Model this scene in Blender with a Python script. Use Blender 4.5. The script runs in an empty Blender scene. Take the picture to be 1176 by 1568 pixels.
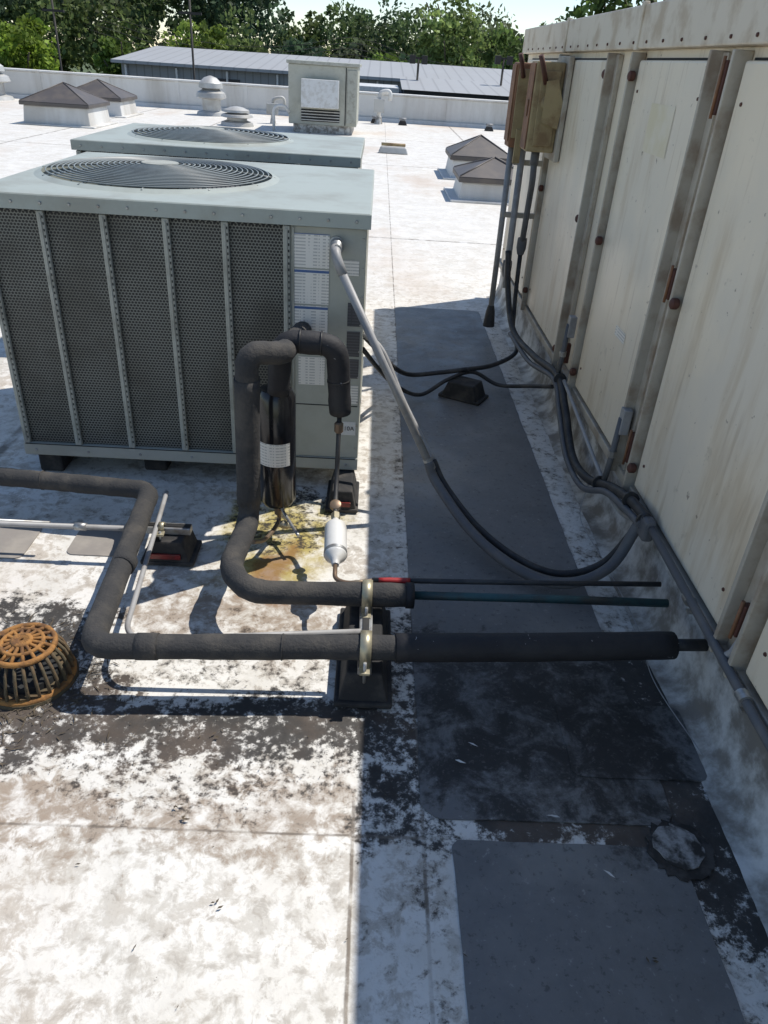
import bpy, math, random
import numpy as np
from mathutils import Vector, Matrix
random.seed(7); rng=np.random.default_rng(7)
sc=bpy.context.scene
# ------------------------------------------------------------------ materials
class NT:
    def __init__(s,name):
        s.m=bpy.data.materials.new(name); s.m.use_nodes=True; s.t=s.m.node_tree
        s.b=s.t.nodes['Principled BSDF']; s.geo=s.t.nodes.new('ShaderNodeNewGeometry'); s.P=s.geo.outputs['Position']
    def L(s,a,b): s.t.links.new(a,b)
    def put(s,sock,v):
        if isinstance(v,(int,float)): sock.default_value=v
        elif isinstance(v,tuple): sock.default_value=(v+(1.,))[:4] if len(sock.default_value)==4 else v
        else: s.L(v,sock)
    def math(s,op,a,b=0.,clamp=False):
        n=s.t.nodes.new('ShaderNodeMath'); n.operation=op; n.use_clamp=clamp; s.put(n.inputs[0],a); s.put(n.inputs[1],b); return n.outputs[0]
    def noise(s,scale,detail=4,rough=.55,vec=None,dist=0.,out='Fac'):
        n=s.t.nodes.new('ShaderNodeTexNoise'); n.inputs['Scale'].default_value=scale; n.inputs['Detail'].default_value=detail
        n.inputs['Roughness'].default_value=rough; n.inputs['Distortion'].default_value=dist; s.L(vec or s.P,n.inputs['Vector']); return n.outputs[out]
    def mapv(s,sx,sy,sz,vec=None,off=(0,0,0)):
        n=s.t.nodes.new('ShaderNodeMapping'); n.inputs['Scale'].default_value=(sx,sy,sz); n.inputs['Location'].default_value=off
        s.L(vec or s.P,n.inputs['Vector']); return n.outputs[0]
    def ss(s,v,a,b,o0=0.,o1=1.):
        n=s.t.nodes.new('ShaderNodeMapRange'); n.interpolation_type='SMOOTHSTEP'; s.put(n.inputs['Value'],v)
        s.put(n.inputs['From Min'],a); s.put(n.inputs['From Max'],b); n.inputs['To Min'].default_value=o0; n.inputs['To Max'].default_value=o1
        return n.outputs[0]
    def mix(s,f,a,b):
        n=s.t.nodes.new('ShaderNodeMix'); n.data_type='RGBA'; s.put(n.inputs[0],f); s.put(n.inputs[6],a); s.put(n.inputs[7],b); return n.outputs[2]
    def xyz(s,v=None):
        n=s.t.nodes.new('ShaderNodeSeparateXYZ'); s.L(v or s.P,n.inputs[0]); return n.outputs
    def bump(s,h,strength=.3,dist=.01):
        n=s.t.nodes.new('ShaderNodeBump'); n.inputs['Strength'].default_value=strength; n.inputs['Distance'].default_value=dist
        s.L(h,n.inputs['Height']); s.L(n.outputs[0],s.b.inputs['Normal'])
    def fin(s,col,rough=.6,metal=0.):
        s.put(s.b.inputs['Base Color'],col); s.put(s.b.inputs['Roughness'],rough); s.b.inputs['Metallic'].default_value=metal; return s.m
def mul(c,k): return tuple(x*k for x in c)
def dirty(name,col,dirt=None,scale=6,amt=.5,rough=.6,metal=0.,bump=0.,thr=.5,streak=False,bs=60,flecks=None):
    n=NT(name); dirt=dirt or mul(col,.5)
    v=n.mapv(1,1,.15) if streak else n.P
    f=n.noise(scale,6,.62,v); f=n.math('MULTIPLY',n.ss(f,thr-.08,thr+.18),amt)
    g=n.noise(scale*9,2,.6); c=n.mix(n.math('MULTIPLY',g,.25),mul(col,1.06),mul(col,.7))
    c=n.mix(f,c,dirt)
    if flecks: c=n.mix(n.ss(n.noise(34,3,.6,None,1.),.70,.72),c,flecks)
    if bump: n.bump(n.noise(bs,3,.6),bump,.004)
    return n.fin(c,rough,metal)
def boxmask(n,x,y,x0,x1,y0,y1,s):
    a=n.math('MULTIPLY',n.ss(x,x0-s,x0+s),n.ss(x,x1-s,x1+s,1.,0.))
    b=n.math('MULTIPLY',n.ss(y,y0-s,y0+s),n.ss(y,y1-s,y1+s,1.,0.))
    return n.math('MULTIPLY',a,b)
def roofmat(name,sheet=False):
    n=NT(name); o=n.xyz(); X,Y=o[0],o[1]
    cc=n.xyz(n.noise(3.2,6,.70,out='Color')); 
    dx=n.math('ADD',X,n.math('MULTIPLY',n.math('SUBTRACT',cc[0],.5),.55)); dy=n.math('ADD',Y,n.math('MULTIPLY',n.math('SUBTRACT',cc[1],.5),.55))
    mx=lambda a,b:n.math('MAXIMUM',a,b); sc_=lambda a,k:n.math('MULTIPLY',a,k)
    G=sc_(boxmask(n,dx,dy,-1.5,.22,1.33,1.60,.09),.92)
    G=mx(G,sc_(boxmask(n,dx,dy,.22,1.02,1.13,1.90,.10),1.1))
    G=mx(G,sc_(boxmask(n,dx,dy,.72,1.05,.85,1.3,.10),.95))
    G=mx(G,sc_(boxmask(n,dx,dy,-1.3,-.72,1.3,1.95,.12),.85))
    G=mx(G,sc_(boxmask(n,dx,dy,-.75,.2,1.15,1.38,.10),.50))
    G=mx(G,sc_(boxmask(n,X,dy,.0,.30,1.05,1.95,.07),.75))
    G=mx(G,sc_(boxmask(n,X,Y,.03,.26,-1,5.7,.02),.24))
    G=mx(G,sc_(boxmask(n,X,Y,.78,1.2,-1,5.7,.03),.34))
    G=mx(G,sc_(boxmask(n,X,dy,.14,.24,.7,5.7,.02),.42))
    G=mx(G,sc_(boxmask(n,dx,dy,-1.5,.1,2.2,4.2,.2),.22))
    G=mx(G,sc_(boxmask(n,dx,dy,-.5,-.1,2.3,2.85,.1),.6))  # stain under the accumulator, plus painted-in shade in front of the unit
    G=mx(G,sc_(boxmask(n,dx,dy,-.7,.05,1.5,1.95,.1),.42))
    fine=n.noise(48,6,.72); med=n.noise(9,8,.68,None,.5); blot=n.noise(2.3,6,.62,n.mapv(1,1,1,None,(3,9,1))); big=n.noise(1.6,5,.6,n.mapv(1,1,1,None,(5,1,8)))
    if sheet:
        c=n.mix(n.ss(med,.35,.7),(.138,.140,.142),(.18,.18,.178))
        c=n.mix(n.math('MULTIPLY',n.ss(blot,.45,.66),.55),c,(.26,.255,.24))
        c=n.mix(n.math('MULTIPLY',n.ss(big,.5,.7),.4),c,(.09,.09,.09))
        c=n.mix(n.math('MULTIPLY',n.ss(fine,.56,.66),.5),c,(.03,.03,.03))
        c=n.mix(n.math('MULTIPLY',n.ss(fine,.40,.30),.6),c,(.34,.34,.33))
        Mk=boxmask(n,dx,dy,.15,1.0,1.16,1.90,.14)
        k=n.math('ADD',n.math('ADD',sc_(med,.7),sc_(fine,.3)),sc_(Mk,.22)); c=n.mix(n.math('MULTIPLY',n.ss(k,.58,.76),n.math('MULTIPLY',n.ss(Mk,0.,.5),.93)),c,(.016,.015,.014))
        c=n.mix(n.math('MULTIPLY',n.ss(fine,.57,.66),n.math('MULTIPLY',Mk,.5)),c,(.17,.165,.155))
        n.bump(fine,.25,.003); return n.fin(c,n.ss(med,.3,.7,.4,.65))
    f20=n.noise(21,7,.72,None,.4)
    white=n.mix(n.ss(n.noise(5,4),.35,.7),(.72,.705,.665),(.62,.60,.55))
    white=n.mix(n.math('MULTIPLY',n.ss(fine,.52,.64),.4),white,(.45,.415,.37))
    near=n.ss(Y,3.,9.,1.,0.)
    beige=n.mix(n.ss(blot,.4,.62),(.46,.435,.385),(.385,.335,.275))
    k=n.math('ADD',n.math('ADD',sc_(f20,.50),sc_(med,.34)),sc_(big,.16))
    c=n.mix(n.math('MULTIPLY',n.ss(k,.475,.545),n.math('ADD',n.math('MULTIPLY',near,.46),.26)),white,beige)
    c=n.mix(n.math('MULTIPLY',n.ss(f20,.55,.64),n.math('MULTIPLY',near,.4)),c,(.27,.235,.195))
    c=n.mix(n.math('MULTIPLY',n.ss(f20,.42,.34),n.math('MULTIPLY',near,.6)),c,(.72,.70,.67))
    B=mx(boxmask(n,dx,dy,-1.5,.1,1.08,1.30,.10),boxmask(n,dx,dy,-.75,.1,1.75,2.1,.08))
    c=n.mix(n.math('MULTIPLY',n.ss(n.math('ADD',n.math('ADD',sc_(med,.45),sc_(f20,.55)),sc_(B,.22)),.60,.76),.70),c,(.25,.185,.13))
    Yl=boxmask(n,dx,dy,-.50,-.12,2.10,2.70,.08); Yl=n.math('MULTIPLY',Yl,n.ss(med,.32,.55))
    c=n.mix(sc_(Yl,.9),c,(.40,.32,.07)); Y2=boxmask(n,dx,dy,-.42,-.22,2.0,2.35,.05); c=n.mix(sc_(Y2,.8),c,(.22,.10,.025))
    far=n.ss(Y,5.,9.)
    c=n.mix(n.math('MULTIPLY',n.ss(n.noise(.45,5,.6,n.mapv(1,.5,1)),.48,.66),n.math('ADD',sc_(far,.3),.3)),c,(.50,.39,.295))
    t=n.math('ADD',n.math('MULTIPLY',fine,.42),n.math('ADD',sc_(med,.28),sc_(f20,.30)))
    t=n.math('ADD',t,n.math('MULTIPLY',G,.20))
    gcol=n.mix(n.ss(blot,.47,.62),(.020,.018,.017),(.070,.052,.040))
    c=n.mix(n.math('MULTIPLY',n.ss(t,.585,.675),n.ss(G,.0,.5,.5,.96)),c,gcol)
    for ax,p,a,b in (('x',.02,-2,1.24),('y',1.135,-9,.26),('x',.19,-2,25),('x',-1.62,-2,25),('x',2.1,-2,25),('x',-4.,3,25),('x',-6.4,3,25),('y',8.2,-20,20),('y',14.5,-20,20),('y',19.5,-20,20)):
        A,Bc=(X,Y) if ax=='x' else (Y,X)
        w=.004 if p<2 and p>-.1 else .02
        d=n.math('ABSOLUTE',n.math('SUBTRACT',n.math('ADD',A,sc_(cc[2],.012)),p+.006)); l=n.ss(d,w*.5,w*1.6,1.,0.); l=n.math('MULTIPLY',l,n.math('MULTIPLY',n.ss(Bc,a,a+.01),n.ss(Bc,b-.01,b,1.,0.)))
        c=n.mix(n.math('MULTIPLY',l,n.ss(med,.35,.6,.2,.9)),c,(.15,.125,.10))
    n.bump(n.math('ADD',n.math('MULTIPLY',f20,.8),n.math('MULTIPLY',blot,3.)),.45,.006)
    return n.fin(c,n.ss(med,.3,.7,.5,.8))
M={}
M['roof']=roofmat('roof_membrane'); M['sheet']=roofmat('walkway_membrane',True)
M['ac']=dirty('unit_paint',(.42,.425,.365),(.27,.26,.20),5,.4,.5)
M['actop']=dirty('unit_top_paint',(.37,.405,.365),(.26,.255,.21),4,.6,.42)
M['acpost']=dirty('unit_post',(.38,.385,.335),(.17,.165,.13),12,.5,.5)
M['black']=dirty('black_plastic',(.018,.018,.019),(.05,.047,.042),7,.5,.5)
M['gloss']=dirty('black_gloss_paint',(.010,.010,.012),(.03,.027,.024),7,.4,.16)
M['insul']=dirty('pipe_insulation',(.036,.036,.037),(.10,.09,.077),9,.6,.9,0,.8,bs=110)
M['insul2']=dirty('new_insulation',(.014,.014,.017),(.045,.045,.046),6,.4,.7,0,.4,bs=90,flecks=(.35,.35,.36))
M['rubber']=dirty('rubber_block',(.022,.022,.023),(.09,.08,.07),12,.6,.85,0,.5)
M['galv']=dirty('galvanized',(.42,.43,.43),(.20,.16,.12),20,.6,.42,.7)
M['brass']=dirty('clamp_zinc',(.46,.42,.30),(.22,.18,.11),14,.5,.42,.6)
M['gray']=dirty('conduit_gray',(.33,.33,.33),(.17,.155,.14),12,.5,.5)
M['dgray']=dirty('flex_conduit',(.10,.105,.115),(.17,.16,.15),14,.5,.6)
M['cable']=dirty('cable_black',(.024,.025,.028),(.085,.08,.072),14,.6,.6)
M['teal']=dirty('oxidised_copper',(.03,.085,.092),(.05,.035,.03),10,.7,.5,.2)
M['copper']=dirty('aged_copper',(.22,.15,.10),(.10,.13,.11),18,.6,.45,.5)
M['red']=dirty('red_tape',(.35,.02,.02),(.15,.01,.01),18,.4,.5)
M['reflect']=dirty('red_reflector',(.20,.018,.015),(.06,.02,.015),22,.7,.35)
M['whitep']=dirty('white_paint',(.66,.66,.64),(.40,.37,.31),10,.5,.4)
M['rust']=dirty('cast_iron_rust',(.34,.165,.048),(.10,.05,.025),26,.9,.9,0,.6)
M['rustd']=dirty('cast_iron_dark',(.09,.075,.045),(.17,.095,.045),22,.6,.9,0,.6)
M['litter']=dirty('litter_brown',(.075,.058,.038),(.15,.12,.08),30,.6,.9)
M['tan']=dirty('weathered_tan',(.36,.275,.14),(.19,.11,.05),9,.8,.6)
M['rustbox']=dirty('rusted_box',(.25,.12,.06),(.11,.05,.03),10,.7,.7)
M['maroon']=dirty('rusted_hinge',(.095,.035,.024),(.05,.03,.025),14,.5,.7)
M['rail']=dirty('rail_metal',(.45,.41,.34),(.25,.18,.12),7,.7,.55,.1)
M['darkroof']=dirty('skylight_dark',(.085,.075,.070),(.15,.125,.1),3,.6,.5)
M['well']=dirty('dark_interior',(.02,.022,.023),(.015,.015,.015),5,.3,.8)
M['wire']=dirty('guard_wire',(.24,.265,.26),(.12,.12,.11),9,.4,.4)
M['parap']=dirty('parapet_membrane',(.64,.635,.61),(.38,.35,.30),1.2,.6,.6,streak=True)
M['curb']=dirty('curb_membrane',(.62,.61,.58),(.17,.15,.125),8,.9,.65,0,.5,.45,bs=25)
M['oldpatch']=dirty('old_patch',(.24,.22,.20),(.34,.31,.27),7,.7,.8)
M['disc']=dirty('cover_disc',(.36,.35,.335),(.03,.027,.024),24,1.,.7,thr=.44)
M['tar']=dirty('tar',(.018,.017,.016),(.09,.085,.08),30,.6,.6)
M['vent']=dirty('vent_metal',(.50,.50,.48),(.32,.30,.27),3,.6,.5,.3)
M['asph']=dirty('asphalt',(.055,.055,.055),(.09,.09,.085),.3,.5,.9)
M['pole']=dirty('pole_dark',(.05,.045,.04),None,3,.4,.8)
M['bluewall']=dirty('blue_wall',(.15,.22,.27),None,1,.3,.7)
M['glass']=dirty('window_glass',(.02,.025,.03),None,1,.3,.15)
M['trunk']=dirty('bark',(.09,.07,.05),(.05,.04,.03),4,.5,.95)
n=NT('casing_paint'); v=n.mapv(1,1,.16); s1=n.noise(6,7,.64,v); s2=n.noise(24,5,.62); s3=n.noise(1.7,5,.6); s4=n.noise(11,6,.7); s5=n.noise(26,4,.6,n.mapv(1,1,.08))
oz=n.xyz()[2]; low=n.ss(oz,.30,.75,1.,0.)
c=n.mix(n.ss(s3,.38,.62),(.80,.70,.54),(.73,.655,.53)); c=n.mix(n.math('MULTIPLY',n.ss(s1,.49,.70),n.math('ADD',n.math('MULTIPLY',low,.2),.55)),c,(.50,.375,.225))
c=n.mix(n.math('MULTIPLY',n.ss(s5,.58,.70),.35),c,(.40,.30,.19))
c=n.mix(n.math('MULTIPLY',n.ss(s4,.60,.68),.35),c,(.45,.38,.28)); c=n.mix(n.math('MULTIPLY',n.ss(s2,.655,.70),.75),c,(.20,.145,.105)); n.bump(n.noise(3,3),.25,.02); M['cream']=n.fin(c,n.ss(s3,.4,.6,.35,.5))
n=NT('casing_cap'); s1=n.noise(7,6,.6); c=n.mix(n.math('MULTIPLY',n.ss(s1,.45,.66),.7),(.64,.565,.45),(.40,.30,.19)); n.bump(n.noise(4,3),.2,.02); M['cap']=n.fin(c,.5)
n=NT('perforated_grille'); o=n.xyz(); X,Z=o[0],o[2]
row=n.math('DIVIDE',Z,.0108); fl=n.math('FLOOR',row); off=n.math('MULTIPLY',n.math('FLOORED_MODULO',fl,2.),.5)
u=n.math('SUBTRACT',n.math('FRACT',n.math('ADD',n.math('DIVIDE',X,.0125),off)),.5); w=n.math('SUBTRACT',n.math('FRACT',row),.5)
d=n.math('SQRT',n.math('ADD',n.math('MULTIPLY',u,u),n.math('MULTIPLY',w,w)))
pc=n.mix(n.ss(n.noise(3,5,.6),.4,.65),(.19,.195,.17),(.12,.12,.10))
c=n.mix(n.ss(d,.36,.44,1.,0.),pc,(.006,.006,.006)); M['perf']=n.fin(c,.55)
def labelmat(name,bg,hdr):
    n=NT(name); o=n.xyz(); X,Z=o[0],o[2]
    ln=n.math('FRACT',n.math('DIVIDE',Z,.0115)); l=n.math('GREATER_THAN',ln,.6)
    w=n.noise(110,2,.5,n.mapv(1,1,.02)); w=n.math('GREATER_THAN',w,.46)
    c=n.mix(n.math('MULTIPLY',n.math('MULTIPLY',l,w),.45),bg,(.14,.14,.15))
    if hdr:
        blk=n.math('FRACT',n.math('DIVIDE',n.math('SUBTRACT',Z,.66),.135)); c=n.mix(n.math('MULTIPLY',n.math('GREATER_THAN',blk,.87),n.math('LESS_THAN',blk,.94)),c,hdr)
    return n.fin(c,.4)
M['label']=labelmat('warning_label',(.80,.77,.70),(.06,.13,.30)); M['label2']=labelmat('data_label',(.80,.77,.70),None); M['labeld']=labelmat('dark_label',(.06,.06,.065),None)
n=NT('metal_roof'); o=n.xyz(); r=n.math('FRACT',n.math('MULTIPLY',o[0],1.6)); c=n.mix(n.ss(r,.8,.95),(.36,.375,.385),(.26,.27,.28)); c=n.mix(n.math('MULTIPLY',n.noise(.4,5),.5),c,(.27,.26,.25)); M['mroof']=n.fin(c,.6)
n=NT('metal_wall'); o=n.xyz(); r=n.math('FRACT',n.math('MULTIPLY',n.math('ADD',o[0],o[1]),2.5)); c=n.mix(n.ss(r,.8,.95),(.26,.27,.27),(.17,.17,.17)); M['mwall']=n.fin(c,.6)
n=NT('grass'); c=n.mix(n.noise(.15,8,.6),(.05,.085,.025),(.10,.12,.05)); M['grass']=n.fin(c,.95)
n=NT('foliage'); a=n.t.nodes.new('ShaderNodeAttribute'); a.attribute_name='tint'; c=a.outputs['Color']
n.b.inputs['Roughness'].default_value=.65; n.b.inputs['Specular IOR Level'].default_value=.25; n.L(c,n.b.inputs['Base Color'])
tr=n.t.nodes.new('ShaderNodeBsdfTranslucent'); n.L(c,tr.inputs[0]); ms=n.t.nodes.new('ShaderNodeMixShader'); ms.inputs[0].default_value=.42
out=n.t.nodes['Material Output']; n.L(n.b.outputs[0],ms.inputs[1]); n.L(tr.outputs[0],ms.inputs[2]); n.L(ms.outputs[0],out.inputs[0]); M['leaf']=n.m
# ------------------------------------------------------------------ geometry helpers
def empty(name,loc=(0,0,0)):
    e=bpy.data.objects.new(name,None); e.location=(0,0,0); e.empty_display_size=.1; sc.collection.objects.link(e); return e
def mesh(name,vs,fs,mat,parent=None,smooth=False,bevel=0.):
    me=bpy.data.meshes.new(name); me.from_pydata([tuple(v) for v in vs],[],fs); me.update()
    me.materials.append(M[mat]); ob=bpy.data.objects.new(name,me); sc.collection.objects.link(ob)
    if parent: ob.parent=parent
    if smooth: me.polygons.foreach_set('use_smooth',[True]*len(me.polygons))
    if bevel: b=ob.modifiers.new('b','BEVEL'); b.width=bevel; b.segments=2; b.limit_method='ANGLE'
    return ob
BF=[(0,3,2,1),(4,5,6,7),(0,1,5,4),(1,2,6,5),(2,3,7,6),(3,0,4,7)]
def box(name,p,x0,x1,y0,y1,z0,z1,mat,bevel=.003,rz=0.,tx=0.,ty=0.):
    cx,cy=(x0+x1)/2,(y0+y1)/2; vs=[]
    for z,ix,iy in ((z0,0,0),(z1,tx,ty)):
        for x,y in ((x0+ix,y0+iy),(x1-ix,y0+iy),(x1-ix,y1-iy),(x0+ix,y1-iy)):
            a,b=x-cx,y-cy; vs.append((cx+a*math.cos(rz)-b*math.sin(rz),cy+a*math.sin(rz)+b*math.cos(rz),z))
    return mesh(name,vs,BF,mat,p,False,bevel)
def fillet(pts,r,n=7):
    pts=[Vector(p) for p in pts]; out=[pts[0]]
    for i in range(1,len(pts)-1):
        a,b,c=pts[i-1],pts[i],pts[i+1]; la,lc=(a-b).length,(c-b).length; t=min(r,la*.48,lc*.48)
        p,q=b+(a-b).normalized()*t,b+(c-b).normalized()*t
        for k in range(n+1):
            u=k/n; out.append((1-u)**2*p+2*u*(1-u)*b+u*u*q)
    out.append(pts[-1]); return out
def spline(pts,n=10):
    P=[Vector(p) for p in pts]; P=[2*P[0]-P[1]]+P+[2*P[-1]-P[-2]]; out=[]
    for i in range(1,len(P)-2):
        a,b,c,d=P[i-1:i+3]
        for k in range(n):
            t=k/n; out.append(.5*((2*b)+(c-a)*t+(2*a-5*b+4*c-d)*t*t+(3*b-a-3*c+d)*t**3))
    out.append(P[-2]); return out
def subdiv(pts,step):
    out=[pts[0]]
    for a,b in zip(pts,pts[1:]):
        k=max(1,int((b-a).length/step))
        for i in range(1,k+1): out.append(a.lerp(b,i/k))
    return out
def tubegeo(pts,r,seg=14,jit=0.):
    pts=[Vector(p) for p in pts]; q=[pts[0]]
    for p in pts[1:]:
        if (p-q[-1]).length>1e-5: q.append(p)
    pts=q; N=len(pts); vs=[];fs=[]
    t=(pts[1]-pts[0]).normalized(); nr=t.orthogonal().normalized()
    for i,p in enumerate(pts):
        tn=((pts[min(i+1,N-1)]-pts[max(i-1,0)])).normalized(); qd=t.rotation_difference(tn); nr=qd@nr; t=tn; bn=t.cross(nr)
        rr=r*(1+jit*random.uniform(-1,1)); 
        for k in range(seg):
            a=2*math.pi*k/seg; vs.append(p+(nr*math.cos(a)+bn*math.sin(a))*rr)
    for i in range(N-1):
        for k in range(seg): fs.append((i*seg+k,i*seg+(k+1)%seg,(i+1)*seg+(k+1)%seg,(i+1)*seg+k))
    fs.append(tuple(range(seg))[::-1]); fs.append(tuple((N-1)*seg+k for k in range(seg))); return vs,fs
def tube(name,p,pts,r,mat,fil=0.,spl=False,jit=0.,seg=14,step=None):
    pts=[Vector(x) for x in pts]
    if spl: pts=spline(pts)
    elif fil: pts=fillet(pts,fil)
    if step: pts=subdiv(pts,step)
    vs,fs=tubegeo(pts,r,seg,jit); ob=mesh(name,vs,fs,mat,p,True)
    for pl in ob.data.polygons[-2:]: pl.use_smooth=False
    return ob
def lathe(name,p,prof,loc,mat,axis=(0,0,1),seg=32,smooth=True):
    z=Vector(axis).normalized(); x=z.orthogonal().normalized(); y=z.cross(x); vs=[];fs=[]
    for r,h in prof:
        for k in range(seg):
            a=2*math.pi*k/seg; vs.append(Vector(loc)+z*h+(x*math.cos(a)+y*math.sin(a))*max(r,1e-4))
    for i in range(len(prof)-1):
        for k in range(seg): fs.append((i*seg+k,i*seg+(k+1)%seg,(i+1)*seg+(k+1)%seg,(i+1)*seg+k))
    fs.append(tuple(range(seg))[::-1]); fs.append(tuple((len(prof)-1)*seg+k for k in range(seg)))
    ob=mesh(name,vs,fs,mat,p,smooth); 
    if smooth:
        m=ob.modifiers.new('e','EDGE_SPLIT'); m.split_angle=math.radians(40)
    return ob
def join(lst):
    vs=[];fs=[]
    for v,f in lst:
        o=len(vs); vs+=list(v); fs+=[tuple(i+o for i in q) for q in f]
    return vs,fs
# ------------------------------------------------------------------ roof deck & sheets
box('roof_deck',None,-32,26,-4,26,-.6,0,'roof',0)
e=empty('walkway_pad')
def sheet(name,p,x0,x1,y0,y1,z,mat,rad=.05,wob=.0,st=.06):
    pts=[]
    for cx,cy,a0 in ((x1-rad,y1-rad,0),(x0+rad,y1-rad,90),(x0+rad,y0+rad,180),(x1-rad,y0+rad,270)):
        for k in range(6):
            a=math.radians(a0+k*18); pts.append(Vector((cx+rad*math.cos(a),cy+rad*math.sin(a),0)))
    pts=subdiv(pts+[pts[0]],st)[:-1]; pts=[(p_.x+random.uniform(-wob,wob),p_.y+random.uniform(-wob,wob)) for p_ in pts]
    n_=len(pts); vs=[(x,y,z) for x,y in pts]+[(x,y,0.0005) for x,y in pts]
    fs=[tuple(range(n_))]+[(i,(i+1)%n_,n_+(i+1)%n_,n_+i)[::-1] for i in range(n_)]
    return mesh(name,vs,fs,mat,p)
sheet('long_strip',e,.19,.83,1.19,5.66,.004,'sheet',.05,.0025)
sheet('patch',e,.60,.97,1.33,1.60,.0065,'sheet',.03,.0025)
sheet('near_pad',empty('walkway_pad.001'),.26,.815,-.6,1.13,.004,'sheet',.02,.0025)
e=empty('roof_patch'); sheet('tar_ring',e,.735,.895,1.045,1.205,.0080,'tar',.078,.008,.012); sheet('disc',e,.752,.868,1.070,1.188,.0110,'disc',.0575,.005,.012)
sheet('square',empty('roof_patch.001'),-1.06,-.87,2.24,2.42,.004,'oldpatch',.03)
sheet('square',empty('roof_patch.002'),-1.55,-1.20,2.20,2.42,.004,'oldpatch',.03)
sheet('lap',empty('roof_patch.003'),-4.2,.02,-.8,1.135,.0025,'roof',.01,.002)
box('own_building_wall',None,-31.8,25.8,-3.8,25.8,-5,-.61,'mwall',0)
mesh('ground',[(-600,-300,-5),(600,-300,-5),(600,900,-5),(-600,900,-5)],[(0,1,2,3)],'grass')
mesh('parking_lot',[(-60,27,-4.99),(60,27,-4.99),(60,44,-4.99),(-60,44,-4.99)],[(0,1,2,3)],'asph')
e=empty('parapet_wall'); box('face',e,-32,26,25.2,25.6,0.001,.70,'parap',.02); box('coping',e,-32,26,25.15,25.65,.701,.75,'parap',.02)
box('cant',e,-32,26,25.05,25.199,.001,.10,'parap',0,0,0,.05)
for i in range(-15,13): box('lap_%d'%(i+16),e,i*2.,i*2+.12,25.185,25.1995,.1,.70,'parap',.002)
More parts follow.
